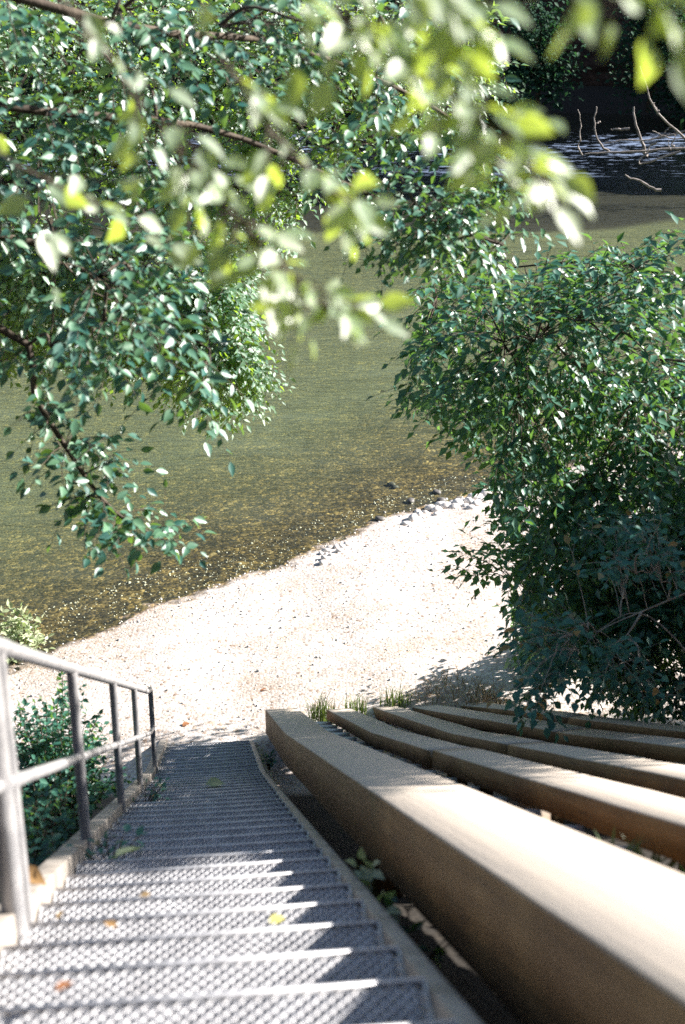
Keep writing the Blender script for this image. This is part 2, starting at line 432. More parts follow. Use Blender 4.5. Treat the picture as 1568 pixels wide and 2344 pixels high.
def tree(name, label, base, trunk, limbs, regions, mats, leaf, spacing=.055, detail=True, group=None, cat='tree',
         r0=.12, twig_r=.004, side=3, tl=.35, maxspray=1.3, droop=.12, up=.35, smin=.35, extra=()):
    """trunk: world points; limbs: list of world polylines; regions: (poly, n, Y0, Y1) in which sprays end"""
    root = empty(name, base, label, cat, group)
    tm = MB(); wood = []
    tk = spline(trunk, 12); tube(tm, tk, r0, r0 * .55, 9, .08); wood.append(tk[4:])
    tm.build('trunk', M[mats[0]], root, True)
    lm = MB()
    for lb in limbs:
        c = spline(lb, 16); tube(lm, c, r0 * .26, r0 * .05, 6, .06); wood.append(c)
    W = np.concatenate(wood)
    LV = []
    pts = list(extra)
    for poly, n, Y0, Y1 in regions:
        xs = [p[0] for p in poly]; ys = [p[1] for p in poly]; k = 0
        while k < n:
            x = rng.uniform(min(xs), max(xs)); y = rng.uniform(min(ys), max(ys))
            if in_poly(x, y, poly):
                pts.append(at(x, y, rng.uniform(Y0, Y1))); k += 1
    # grow secondary boughs toward the spray ends, each from the nearest wood, nearest first
    pts.sort(key=lambda p: np.min(np.sum((W - p) ** 2, 1)))
    for p in pts:
        d2 = np.sum((W - p) ** 2, 1); i = int(np.argmin(d2)); d = math.sqrt(d2[i])
        s = W[i]
        if d > maxspray:
            e = s + (p - s) * (1 - maxspray * .7 / d)
            mid = (s + e) / 2 + np.array([0, 0, .10 * d]) + rnd_unit(1)[0] * .06 * d
            c = spline([s, mid, e], 8); tube(lm, c, min(.022, .006 + .006 * d), .006, 5)
            W = np.concatenate([W, c[1:]]); s = e
        if np.linalg.norm(p - s) < smin:
            s = p - unit(p - s + rnd_unit(1)[0] * .1 + np.array([0, 0, -.05])) * smin
        leafy_twig(lm, LV, s, p, leaf, spacing, droop, twig_r, side, tl, up)
    lm.build('branches', M[mats[0]], root, True)
    cm = MB(); n = flush(LV, cm, detail)
    cm.build('foliage', M[mats[1]], root)
    print(name, 'leaves', n)
    return root

# ---------------------------------------------------------------- terrain
SH0 = np.array([-4.3, 18.7]); SH1 = np.array([2.55, 24.3])
sdir = (SH1 - SH0) / np.linalg.norm(SH1 - SH0); snrm = np.array([sdir[1], -sdir[0]])   # points to the land side
if np.dot(snrm, np.array([0, 15.0]) - SH0) < 0: snrm = -snrm
WATER_Z = -0.5
def sstep(a, b, x): t = np.clip((x - a) / (b - a), 0, 1); return t * t * (3 - 2 * t)
def ground_z(X, Y):
    X = np.asarray(X, float); Y = np.asarray(Y, float)
    s = (X - SH0[0]) * snrm[0] + (Y - SH0[1]) * snrm[1]
    s = s + .22 * np.sin(X * .55 + 1) + .12 * np.sin(X * 1.7) + .06 * np.sin(X * 4.1 + Y)
    land = WATER_Z + np.where(s > 0, .115 * s, 0)
    depth = .07 * np.clip(-s, 0, 9) + .02 * np.clip(-s - 9, 0, 40) + 2.2 * sstep(47, 70, 1.5 * np.sin(X * .21) + .4 * np.sin(X * .7 + 1) + Y - .12 * X)
    zb = land - depth
    zb = np.minimum(zb, .16 + 0 * zb)
    hill = CAM_Z - (.60 * Y + 1.10)
    off = X + .105 * Y
    hill = hill + .8 * np.clip(off - 4.9, 0, 4.5) * sstep(19, 13, Y) + .35 * np.clip(-1.2 - off, 0, 10) * sstep(16, 11, Y)
    k = .25
    z = np.maximum(zb, hill) + k * np.exp(-np.abs(zb - hill) / k) * .35
    # far bank
    yb = 79 - .12 * X + 1.5 * np.sin(X * .15)
    t = Y - yb
    bank = -1.9 + .50 * np.clip(t + 4, 0, 5) + 0 * t
    z = np.where(t > -4, np.maximum(z, bank), z)
    return z

def grid(xs, ys, zf):
    X, Y = np.meshgrid(xs, ys); Z = zf(X, Y)
    V = np.stack([X, Y, Z], -1).reshape(-1, 3)
    nx, ny = len(xs), len(ys)
    i = np.arange(ny - 1)[:, None] * nx; j = np.arange(nx - 1)[None, :]
    F = np.stack([i + j, i + j + 1, i + nx + j + 1, i + nx + j], -1).reshape(-1, 4)
    return V, F
mb = MB()
xs = np.concatenate([np.linspace(-160, -12, 40)[:-1], np.linspace(-12, 14, 200), np.linspace(14, 160, 40)[1:]])
ys = np.concatenate([np.linspace(-40, 0, 20)[:-1], np.linspace(0, 32, 220), np.linspace(32, 95, 60)[1:], np.linspace(100, 400, 10)])
V, F = grid(xs, ys, ground_z)
V[:, 2] += (rng.normal(size=len(V)) * .006) * (np.abs(V[:, 0]) < 13)
mb.add(V, F)
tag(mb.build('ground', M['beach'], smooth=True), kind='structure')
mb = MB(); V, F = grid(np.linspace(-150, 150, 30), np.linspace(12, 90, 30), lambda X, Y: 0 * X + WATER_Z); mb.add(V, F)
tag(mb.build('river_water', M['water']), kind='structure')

# far bank: earth cliff and the hill behind it
def cliff_z(X, T):   # T 0..1 up the face
    return T
mb = MB()
nx, nt_ = 160, 50
Xs = np.linspace(-90, 90, nx); Ts = np.linspace(0, 1, nt_)
X, T = np.meshgrid(Xs, Ts)
prof_y = 80.5 - .12 * X + 1.5 * np.sin(X * .15)
rough = 1.0 * np.sin(X * .5 + 3 * T) * np.sin(T * 7 + X * .2) + .5 * np.sin(X * 1.7 + T * 11) + rng.normal(size=X.shape) * .12
Yc = prof_y + np.where(T < .7, T / .7 * 3.5, 3.5 + (T - .7) / .3 * 60) + rough
Zc = -1.0 + np.where(T < .7, T / .7 * 9, 9 + (T - .7) / .3 * 8)
V = np.stack([X, Yc, Zc], -1).reshape(-1, 3)
i = np.arange(nt_ - 1)[:, None] * nx; j = np.arange(nx - 1)[None, :]
F = np.stack([i + j, i + j + 1, i + nx + j + 1, i + nx + j], -1).reshape(-1, 4)
mb.add(V, F); tag(mb.build('far_cliff', M['cliff'], smooth=True), kind='structure')

# ---------------------------------------------------------------- staircase
YAW = .105
def stair_h(D): return .60 * D + .69 if D < 11.5 else .60 * 11.5 + .69 + .53 * (D - 11.5)
def sx_(off, D): return off - YAW * D
root = empty('staircase', (sx_(0, 8), 8, CAM_Z - stair_h(8) - .3), 'open metal grate staircase running down to the gravel beach beside the timber beams', 'staircase')
RUN = .36
ca, sa = math.cos(math.atan(YAW)), math.sin(math.atan(YAW))
ROT = np.array([[ca, -sa, 0], [sa, ca, 0], [0, 0, 1]])     # turns +Y toward -X
def tread_mesh():
    mb = MB()
    w, d, th = 1.01, .375, .004
    px, py = .0340, .0330
    nxc = int(w / px); nyc = int(d / (py / 2))
    # expanded sheet: every cell is a lozenge ring with a raised lower lip
    for r in range(nyc):
        y = -d + .02 + r * py / 2 + py / 2 * .5
        if y > -.020: break
        sh = 0 if r % 2 == 0 else px / 2
        for c in range(nxc + 1):
            x = -w / 2 + c * px + sh
            if x < -w / 2 + px * .4 or x > w / 2 - px * .4: continue
            o = np.array([[x - px / 2, y, 0], [x, y - py / 2, 0], [x + px / 2, y, 0], [x, y + py / 2, 0]])
            q = .74
            inn = np.array([[x - px / 2 * q, y, -.003], [x, y - py / 2 * q, -.003], [x + px / 2 * q, y, .001], [x, y + py / 2 * q, .005]])
            low = inn.copy(); low[:, 2] = -.016
            mb.add(np.vstack([o, inn, low]), [(0, 1, 5, 4), (1, 2, 6, 5), (2, 3, 7, 6), (3, 0, 4, 7), (4, 5, 9, 8), (5, 6, 10, 9), (6, 7, 11, 10), (7, 4, 8, 11)])
    # folded nosing and the back flange, end plates
    box(mb, (0, -.005, -.012), w, .010, .026); box(mb, (0, -d + .01, -.02), w, .008, .045)
    for s in (-1, 1): box(mb, (s * (w / 2 - .004), -d / 2 - .003, -.02), .006, d - .03, .05)
    me_o = mb.build('tread', M['metal'], root)
    return me_o
tr0 = tread_mesh(); me0 = tr0.data
# data is relative to root location: move back to local
co = np.empty(len(me0.vertices) * 3, np.float32); me0.vertices.foreach_get('co', co)
co = co.reshape(-1, 3) + np.array(root.location); me0.vertices.foreach_set('co', co.ravel().astype(np.float32)); me0.update()
k = 0
Dn = 2.36 - 4 * RUN
while Dn < 15.1:
    o = tr0 if k == 0 else tr0.copy()
    if k: C.objects.link(o); o.parent = root
    o.location = Vector((sx_(-.078, Dn), Dn, CAM_Z - stair_h(Dn))) - root.location
    o.rotation_euler = (rng.normal() * .004, rng.normal() * .004, math.atan(YAW))
    k += 1; Dn += RUN
for off, wd in ((-.635, .085), (.455, .05)):
    mb = MB()
    Ds = [0.3, 2, 5, 8, 11.5, 13.5, 15.2]
    for a, b in zip(Ds[:-1], Ds[1:]):
        va = []
        for D in (a, b):
            for dx in (-wd / 2, wd / 2):
                for dz in (.02, -.26): va.append([sx_(off + dx, D), D, CAM_Z - stair_h(D) + dz])
        mb.add(va, [(0, 4, 6, 2), (1, 3, 7, 5), (0, 1, 5, 4), (2, 6, 7, 3)] + ([(0, 2, 3, 1)] if a == Ds[0] else []) + ([(4, 5, 7, 6)] if b == Ds[-1] else []))
    o = mb.build('stringer', M['stringer'], root)
    bm_ = o.modifiers.new('bevel', 'BEVEL'); bm_.width = .006; bm_.segments = 2

# ---------------------------------------------------------------- handrail
hr = empty('handrail', (sx_(-.62, 7.5), 7.5, CAM_Z - stair_h(7.5)), 'grey tubular metal handrail with a mid rail on the left side of the stairs', 'handrail')
OFF_R = -.60
postD = [1.5, 3.33, 3.52, 5.35, 7.5, 9.5, 12.0]
RH = .90
def rail_pt(D, up): return np.array([sx_(OFF_R, D), D, CAM_Z - stair_h(D) + up])
for D in postD:
    mb = MB(); p = rail_pt(D, -.08); q = rail_pt(D, RH - .02)
    tube(mb, [p, (p + q) / 2, q], *((.036, .036) if D == 3.33 else (.024, .024)), 16)
    o = mb.build('post', M['rail'], hr, True)
    mb = MB(); tube(mb, [rail_pt(D, .025) , rail_pt(D, .033)], .05, .05, 16); mb.build('base_plate', M['rail'], o) if False else None
for up, nm, r in ((RH, 'top_rail', .025), (RH * .5, 'mid_rail', .021)):
    # the rail comes in two lengths that meet between the twin posts
    pts = [rail_pt(D, up) for D in (.2, 1.5, 3.33)]
    mb = MB(); tube(mb, pts, r, r, 16)
    pts = [rail_pt(D, up) for D in (3.52, 5.35, 7.5, 9.5, 11.5, 12.0)]
    tube(mb, pts, r, r, 16)
    a, b = rail_pt(3.28, up), rail_pt(3.67, up)
    tube(mb, [a, b], r * 1.12, r * 1.12, 16)
    mb.build(nm, M['rail'], hr, True)

# ---------------------------------------------------------------- timber beams
def beam_h(D): return .575 * D + .5 if D < 11 else 6.825 + .54 * (D - 11)
beams = [
    ([(.625, .2), (.625, 6), (.625, 11), (.63, 15.1)], .39, .335, 0.0, 'broad weathered timber beam running right along the metal stairs'),
    ([(1.43, .2), (1.43, 6), (1.43, 11), (1.40, 15.1)], .29, .14, 0.0, 'weathered timber beam just right of the broad beam, grass tuft at its lower end'),
    ([(2.14, 1.0), (2.16, 5.6), (2.12, 10), (2.03, 15.7)], .29, .14, 0.0, 'third weathered timber beam counted from the stairs'),
    ([(3.30, 2.0), (3.28, 8), (3.12, 11), (2.80, 13.4), (2.50, 15.9)], .32, .13, 0.0, 'curved weathered timber beam, fourth from the stairs, leafy shrub hanging over it'),
    ([(4.6, 3.0), (4.35, 9), (3.85, 12.6), (3.35, 15.1), (2.85, 16.3)], .22, .12, 0.02, 'thin curved brown timber beam farthest from the stairs'),
]
for sp_, w, hgt, dh, lab in beams:
    c = spline(sp_, 40)
    mb = MB(); V = []
    for i, (off, D) in enumerate(c):
        t = c[min(i + 1, 39)] - c[max(i - 1, 0)]
        tx = (t[0] - YAW * t[1]); ty = t[1]; l = math.hypot(tx, ty); nx_, ny_ = ty / l, -tx / l
        z = CAM_Z - beam_h(D) + dh + rng.normal() * .0015
        x = sx_(off, D); bv = .009
        for a, b in ((0, -hgt), (0, -bv), (bv, 0), (w - bv, 0), (w, -bv), (w, -hgt)):
            V.append([x + nx_ * a, D + ny_ * a, z + b])
    V = np.array(V).reshape(-1, 6, 3)
    # the beam is pieced from lengths that meet in open joints, each set a few millimetres off the last
    cuts = [0, int(20 + rng.integers(-4, 5)), len(c) - 1]
    if w > .35: cuts = [0, len(c) - 1]
    for a_, b_ in zip(cuts[:-1], cuts[1:]):
        W_ = V[a_:b_ + 1].copy()
        if b_ < len(c) - 1: W_[-1] += (W_[-2] - W_[-1]) / np.linalg.norm(W_[-2, 0] - W_[-1, 0]) * .004
        W_ += np.array([rng.normal() * .006, 0, rng.normal() * .003])
        n = len(W_); F = []
        for i in range(n - 1):
            for j in range(6):
                j2 = (j + 1) % 6; F.append((i * 6 + j, i * 6 + j2, i * 6 + 6 + j2, i * 6 + 6 + j))
        F.append(tuple(range(6))[::-1]); F.append(tuple(range((n - 1) * 6, n * 6)))
        mb.add(W_.reshape(-1, 3), F)
    o = mb.build('timber_beam', M['timber'], origin=(c[20][0] - YAW * c[20][1], c[20][1], CAM_Z - beam_h(c[20][1])))
    tag(o, lab, 'timber beam', 'timber beams beside the stairs')
    for i in ((5, 13) if w > .35 else (5, 13, 21, 29)):      # short posts that carry the beam
        off, D = c[i]; x = sx_(off, D) + w / 2; zt = CAM_Z - beam_h(D) + dh - hgt - .03; zb_ = float(ground_z(x, D)) - .1
        if zt - zb_ < .12: continue
        mb = MB(); box(mb, (x, D, (zt + zb_) / 2), w * .62, .16, zt - zb_)
        pm = mb.build('support_post', M['timber']); pm.data.transform(__import__('mathutils').Matrix.Translation(-o.location)); pm.parent = o

# metal rungs between the beams
for gi, (o0, o1, lab) in enumerate([((.625 + .39, .625 + .39), (1.43, 1.40), 'row of metal cross bars between the broad beam and its neighbour'),
                                   ((1.43 + .29, 1.40 + .29), (2.16, 2.03), 'row of metal cross bars between the second and third beams')]):
    rt = empty('rung_row', (sx_((o0[0] + o1[0]) / 2, 10), 10, CAM_Z - beam_h(10) - .2), lab, 'rungs', 'metal cross bars between beams')
    D = 4.0
    while D < 15:
        f = (D - 4) / 11
        a, b = o0[0] + (o0[1] - o0[0]) * f, o1[0] + (o1[1] - o1[0]) * f
        z = CAM_Z - beam_h(D) - .16
        mb = MB(); p = np.array([sx_(a, D), D, z]); q = np.array([sx_(b, D), D, z])
        mid = (p + q) / 2
        box(mb, mid, abs(b - a) - .002, .07, .012); box(mb, mid + np.array([0, .028, -.026]), abs(b - a) - .002, .01, .04)
        mb.build('rung', M['metal'], rt)
        D += .62

# ---------------------------------------------------------------- trees
def G(X, Y, dz=-.1): return np.array([X, Y, float(ground_z(X, Y)) + dz])
FAST = False
NB[:] = [.60, -.45, .66]
# left bank tree reaching over the beach (far, bright small leaves)
b = G(-7.2, 17.5)
tree('riverside_tree', 'big sunlit leafy tree leaning over the beach from the left', b,
     [b, b + [.3, 0, 3], b + [.8, -.2, 6], b + [1.6, -.3, 9.5]],
     [[b + [.4, 0, 3.6], at(150, 760, 17.5), at(380, 820, 17), at(560, 880, 17)],
      [b + [.6, -.1, 4.6], at(80, 560, 17), at(300, 600, 17), at(560, 640, 16.5)],
      [b + [.8, -.2, 6], at(100, 380, 17), at(350, 400, 17), at(680, 450, 17)],
      [b + [1.0, -.2, 7], at(200, 200, 18), at(500, 230, 18), at(850, 330, 17)],
      [b + [1.4, -.3, 8.6], at(200, 20, 18), at(600, 60, 18), at(1000, 180, 17.5)]],
     [([(400, 640), (540, 620), (560, 780), (620, 880), (560, 950), (470, 900), (400, 820)], 330, 14.6, 16.2),
      ([(-60, -60), (1100, -60), (1180, 120), (1130, 250), (900, 300), (740, 420), (620, 640), (-60, 700)], 1050, 15.5, 19.5),
      ([(-60, 640), (560, 600), (540, 740), (600, 880), (570, 950), (420, 930), (330, 860), (-60, 860)], 430, 15.5, 18.5)],
     ('bark', 'leaf_left'), .10, .06, False, r0=.2, tl=.42, twig_r=.004, side=3)
NB[:] = [.45, -.36, .80]
# middle-distance tree on the slope left of the stairs
b = G(-4.6, 7.0)
tree('slope_tree', 'teal leaved tree with drooping boughs on the slope left of the handrail', b,
     [b, b + [.2, 0, 2.0], b + [.5, .1, 3.8], b + [.9, .2, 6.0]],
     [[b + [.3, 0, 2.6], at(-40, 740, 8), at(90, 930, 8), at(240, 1150, 8), at(360, 1230, 8)],
      [b + [.4, .1, 3.2], at(0, 540, 8.2), at(220, 640, 8.4), at(480, 800, 8.4)],
      [b + [.5, .1, 3.9], at(60, 250, 8), at(500, 300, 8.8), at(900, 470, 9.2), at(1150, 560, 9.5)],
      [b + [.7, .2, 4.8], at(200, 40, 8), at(640, 100, 9), at(1000, 250, 9.5), at(1200, 420, 9.8)]],
     [([(-50, 250), (380, 250), (520, 600), (520, 820), (440, 940), (250, 930), (60, 960), (-50, 900)], 105, 6.4, 9.5),
      ([(60, 930), (240, 930), (330, 1120), (420, 1190), (390, 1270), (290, 1270), (130, 1200), (90, 1080)], 34, 7.0, 8.8),
      ([(420, 900), (500, 900), (500, 1010), (440, 1000)], 4, 7.5, 8.8),
      ([(700, 250), (1150, 300), (1230, 450), (1180, 620), (900, 650), (800, 560), (740, 380)], 120, 8.6, 10.5),
      ([(-50, -50), (1150, -50), (1180, 200), (900, 280), (500, 260), (-50, 300)], 70, 6.8, 9.8)],
     ('bark', 'leaf_mid'), .085, .06, True, r0=.13, tl=.30, side=3, twig_r=.003, maxspray=1.0, smin=.25)

NB[:] = [0, 0, 1]
# unseen sprays added to the right-hand tree, placed sunward to shade the beams
def shade_points(n, x0=-1.7, x1=4.2):
    out = []
    while len(out) < n:
        X = rng.uniform(x0, x1); D = rng.uniform(4.6, 15.2)
        if D < 5.1 + 1.5 * max(X, -.7) + rng.normal() * .35: continue
        if D > 12.6 and X < .1: continue
        q = np.array([X, D, CAM_Z - .6 * D - .55]); zt = q[2] + rng.uniform(2.6, 5.0)
        p = q + np.array(SDIR) * (zt - q[2]) / SDIR.z
        dz = p[1] * cp - (p[2] - CAM_Z) * sp
        px = 784 + FPX * p[0] / dz
        if px < 1640: continue
        out.append(p)
    return out
# big shrub-tree on the right over the beach
b = G(5.4, 14.4)
tree('thicket_tree', 'dense dark green leafy tree filling the right side above the beach', b,
     [b, b + [-.1, .1, 2], b + [-.3, .2, 4], b + [-.8, .4, 6.5]],
     [[b + [-.1, 0, 1.2], at(1500, 1150, 14.6), at(1350, 1120, 15), at(1200, 1130, 15.3)],
      [b + [-.1, 0, 2.0], at(1500, 960, 14.6), at(1300, 920, 15), at(1080, 950, 15.3)],
      [b + [-.2, .1, 3], at(1480, 880, 14.5), at(1330, 840, 14), at(1200, 720, 13.8), at(1000, 680, 14)],
      [b + [-.4, .3, 4.2], at(1560, 640, 15), at(1350, 600, 15.5), at(1100, 620, 15.8)],
      [b + [-.1, -.1, 1.0], at(1520, 1320, 14), at(1350, 1300, 14.2), at(1180, 1330, 14.6)]],
     [([(900, 720), (960, 620), (1150, 600), (1330, 560), (1450, 560), (1640, 470), (1640, 900), (1000, 900)], 250, 11.8, 17.0),
      ([(900, 860), (1640, 860), (1640, 1130), (1130, 1130), (1080, 1030), (960, 990)], 270, 12.4, 17.0),
      ([(1120, 1100), (1640, 1100), (1640, 1500), (1280, 1490), (1180, 1400), (1150, 1280)], 430, 12.0, 15.5),
      ([(1160, 1400), (1400, 1380), (1400, 1520), (1180, 1540)], 110, 15.4, 17.4),
      ([(1000, 1240), (1160, 1240), (1160, 1340), (1030, 1330)], 7, 14.0, 15.0)],
     ('bark', 'leaf_right'), .13, .078, False, r0=.16, tl=.42, side=3, twig_r=.0035, extra=shade_points(1500) + shade_points(2300, -.6, 3.6))

# dark undergrowth on the hillside behind the beams
b = G(5.0, 12.4)
tree('thicket_bush', 'black green bush crowding the lower right corner behind the beams', b,
     [b, b + [0, .1, .7], b + [-.1, .1, 1.3], b + [-.1, .2, 2.0]],
     [[b + [0, 0, .6], at(1500, 1380, 13), at(1380, 1400, 13.4)], [b + [0, 0, .9], at(1560, 1250, 13), at(1450, 1230, 13.4)], [b + [0, 0, .3], at(1560, 1560, 12.5), at(1440, 1540, 12.8)]],
     [([(1330, 1200), (1660, 1150), (1660, 1640), (1400, 1640), (1300, 1500)], 420, 12.2, 14.5)],
     ('bark', 'leaf_right'), .10, .055, False, cat='bush', r0=.07, tl=.35, side=3)
# low shrub leaning over the beams
b = G(3.9, 11.2)
tree('overhanging_shrub', 'low blue green shrub with broad leaves leaning over the beams at lower right', b,
     [b, b + [0, 0, .5], b + [-.1, 0, 1.0], b + [-.2, 0, 1.5]],
     [[at(1640, 1330, 11), at(1560, 1362, 11), at(1470, 1400, 11), at(1380, 1440, 11), at(1325, 1490, 11)],
      [at(1470, 1400, 11), at(1445, 1440, 10.9), at(1400, 1500, 10.9)],
      [b + [0, 0, .6], at(1500, 1420, 11), at(1350, 1450, 11.2)]],
     [([(1150, 1420), (1250, 1360), (1330, 1440), (1400, 1460), (1500, 1540), (1550, 1600), (1500, 1620), (1350, 1630), (1200, 1560), (1130, 1500)], 64, 10.0, 11.6),
      ([(1300, 1180), (1500, 1160), (1620, 1220), (1620, 1330), (1400, 1330), (1300, 1290)], 40, 10.2, 12.0),
      ([(1120, 1560), (1330, 1600), (1300, 1660), (1180, 1640)], 8, 9.6, 10.4)],
     ('bark_pale', 'leaf_low'), .10, .06, True, cat='shrub', r0=.05, tl=.22, side=3, twig_r=.003, maxspray=.7, smin=.2)

# near overhanging tree: boughs right in front of the lens
b = G(-3.6, 1.2); NB[:] = [.58, -.54, .62]
near = empty('overhanging_tree', b, 'nearest tree, its blurred bright leaves hanging across the top of the view', 'tree')
rng = np.random.default_rng(23)
tm = MB(); tk = spline([b, b + [.1, 0, 1.3], b + [.2, .1, 2.6], b + [.5, .2, 4.2]], 14); tube(tm, tk, .15, .08, 10, .08); tm.build('trunk', M['bark'], near, True)
lm = MB(); LV = []
def bough(ctrl, n, leafL, spacing, spread, r=.0032, lead=True):
    c = spline(ctrl, 26); 
    if lead: tube(lm, np.vstack([tk[9], (tk[9] + c[0]) / 2 + [0, 0, .25], c[0]]), .02, r, 6)
    tube(lm, c, r, .003, 6)
    for k in range(n):
        u = rng.uniform(.05, 1.0); i = min(24, int(u * 25)); p = c[i]
        T = unit(c[i + 1] - c[i])
        q = p + unit(T * .7 + rnd_unit(1)[0] * np.array([.8, .7, .5]) + np.array([0, 0, -.15])) * spread * rng.uniform(.4, 1)
        leafy_twig(lm, LV, p, q, leafL, spacing, .05, .0016, 0, .1, .38)
    # leaves along the bough's own outer half
    leafy_twig(lm, LV, c[12], c[25], leafL, spacing, .0, .002, 2, spread, .5)
bough([at(300, -300, 1.9), at(640, -60, 2.1), at(900, 120, 2.1), at(1100, 270, 2.0), at(1240, 410, 1.95)], 62, .056, .021, .10)
bough([at(700, -260, 1.8), at(950, -60, 1.9), at(1080, 60, 1.9)], 26, .056, .024, .10)
bough([at(100, -50, 2.6), at(330, 240, 2.6), at(560, 520, 2.5), at(690, 660, 2.4), at(770, 720, 2.35)], 44, .058, .026, .13)
bough([at(500, 120, 2.5), at(620, 300, 2.4), at(740, 420, 2.3), at(800, 460, 2.3)], 20, .058, .028, .10, lead=False)
bough([at(-300, -100, 2.9), at(-50, 300, 3.0), at(120, 420, 3.0), at(250, 480, 3.0)], 8, .075, .045, .25)
bough([at(900, -420, 1.5), at(1160, -160, 1.6), at(1400, -50, 1.6), at(1640, 0, 1.6)], 20, .066, .035, .08)
lm.build('branches', M['bark'], near, True)
cm = MB(); print('near leaves', flush(LV, cm, True)); cm.build('foliage', M['leaf_near'], near)

# ---------------------------------------------------------------- small plants
NB[:] = [0, 0, 1]
def shrub(name, label, base, n, h, spread, leaf, mat, cat='shrub', group=None, spacing=.05, side=2, tl=.2, detail=True, woodm='bark', up=.4):
    root = empty(name, base, label, cat, group)
    lm = MB(); LV = []
    base = np.asarray(base, float)
    for k in range(n):
        a = rng.uniform(0, 2 * math.pi); rr = spread * math.sqrt(rng.uniform(0, 1)); hh = h * rng.uniform(.45, 1.05)
        p = base + np.array([math.cos(a) * rr, math.sin(a) * rr, hh * (1 - .35 * (rr / spread) ** 2)])
        s = base + np.array([math.cos(a) * rr * .15, math.sin(a) * rr * .15, 0])
        leafy_twig(lm, LV, s, p, leaf, spacing, .12, .0035, side, tl, up)
    lm.build('stems', M[woodm], root, True)
    cm = MB(); flush(LV, cm, detail); cm.build('foliage', M[mat], root)
    return root
p = at(48, 1500, 18.2); shrub('shrub', 'pale leaved sunlit bush rising behind the top of the handrail', G(p[0], p[1]), 44, .95, .45, .11, 'leaf_pale', group=None)
p = G(-2.25, 9.6); shrub('shrub', 'dark feathery bush beyond the handrail posts, left of the stairs', p, 90, 1.5, .5, .06, 'leaf_right', spacing=.03, side=4)
p = G(-1.95, 7.3); shrub('shrub', 'dark low shrub at the foot of the middle handrail posts', p, 70, .8, .45, .06, 'leaf_right', spacing=.04, side=3)
p = G(-1.62, 5.4); shrub('shrub', 'low green weeds beside the second handrail post', p, 50, .5, .40, .06, 'leaf_right', spacing=.04, side=2)
p = G(-1.35, 3.3, 0); shrub('shrub', 'blurred weeds at the foot of the nearest handrail post', p, 12, .3, .25, .07, 'grass', spacing=.05, side=1)

def blades(mb, base, n, h, spread, lean=.4, w=.006):
    for k in range(n):
        a = rng.uniform(0, 6.283); r_ = spread * math.sqrt(rng.uniform()); p = np.asarray(base) + [math.cos(a) * r_, math.sin(a) * r_, 0]
        hh = h * rng.uniform(.4, 1); d = rnd_unit(1)[0]; d[2] = 0; d = unit(d) * hh * lean * rng.uniform(.2, 1.3); sd = np.array([-d[1], d[0], 0]) / (np.linalg.norm(d) + 1e-6) * w
        V = [p - sd, p + sd, p + d * .35 + [0, 0, hh * .6] + sd * .7, p + d * .35 + [0, 0, hh * .6] - sd * .7, p + d + [0, 0, hh * (1 - lean * .25)]]
        mb.add(V, [(0, 1, 2, 3), (3, 2, 4)])
def tuft(label, base, n, h, spread, mat='grass', lean=.5, w=.006, name='grass_tuft', cat='grass', group='grass tufts among the beams'):
    mb = MB(); blades(mb, base, n, h, spread, lean, w)
    return tag(mb.build(name, M[mat], origin=base), label, cat, group)
p = at(738, 1625, 15.35); tuft('bright green grass tuft between the lower ends of the first two beams', G(p[0], p[1], 0) + [0, 0, .05], 130, .42, .17)
p = at(815, 1615, 15.5); tuft('small green grass tuft at the lower end of the second beam', G(p[0], p[1], 0) + [0, 0, .03], 70, .32, .15)
p = at(905, 1605, 15.7); tuft('green grass tuft between the lower ends of the third and fourth beams', G(p[0], p[1], 0), 90, .34, .2)
p = at(1040, 1560, 15.9); tuft('heap of dry straw coloured grass beside the far beam ends', G(p[0], p[1], 0), 260, .22, .5, 'straw', 1.6, .005, 'dry_grass', 'grass', None)
p = at(1120, 1545, 15.6); tuft('tuft of dry grass half under the overhanging shrub', G(p[0], p[1], 0), 160, .4, .3, 'straw', .9, .005, 'dry_grass', 'grass', None)
p = at(1500, 1950, 3.5); tuft('blurred green weeds growing between the two nearest beams at the right edge', np.array([.90, 3.75, CAM_Z - beam_h(3.75) - .38]), 170, .30, .14, 'grass', .6, .012, 'weed', 'weeds', None)
p = at(1100, 1780, 7); 
# weed in the gap between stair and beam, leaves painted pale as if sunlit
for (x, y, D, n_, lab, mt) in [(862, 2010, 4.2, 5, 'sunlit pale weed poking up between the stairs and the broad beam', 'leaf_pale'),
                              (905, 2095, 3.7, 3, 'small weed with leaves painted sunlit white lower in the gap beside the broad beam', 'leaf_pale')]:
    q = at(x, y, D); rt = empty('weed', (q[0], q[1], q[2] - .12), lab, 'weed')
    lm = MB(); LV = []
    for k in range(n_):
        leafy_twig(lm, LV, q - [0, 0, .12], q + [-.04, -.02, .05] + rng.normal(size=3) * .025, .07, .03, .1, .002, 0, .05, .4)
    lm.build('stem', M['grass'], rt); cm = MB(); flush(LV, cm, True); cm.build('foliage', M[mt], rt)
for (x, y, D, lab) in [(615, 1740, 12.6, 'dark green weed growing through the grate at the foot of the broad beam'),
                       (250, 1950, 4.9, 'low green weed creeping over the stair edge beside the second handrail post'),
                       (330, 1815, 8.4, 'small green weed on the stair edge near the far handrail posts')]:
    q = at(x, y, D); shrub('weed', lab, q - [0, 0, .12], 10, .2, .16, .05, 'leaf_low', cat='weed', spacing=.04, side=1, tl=.1)

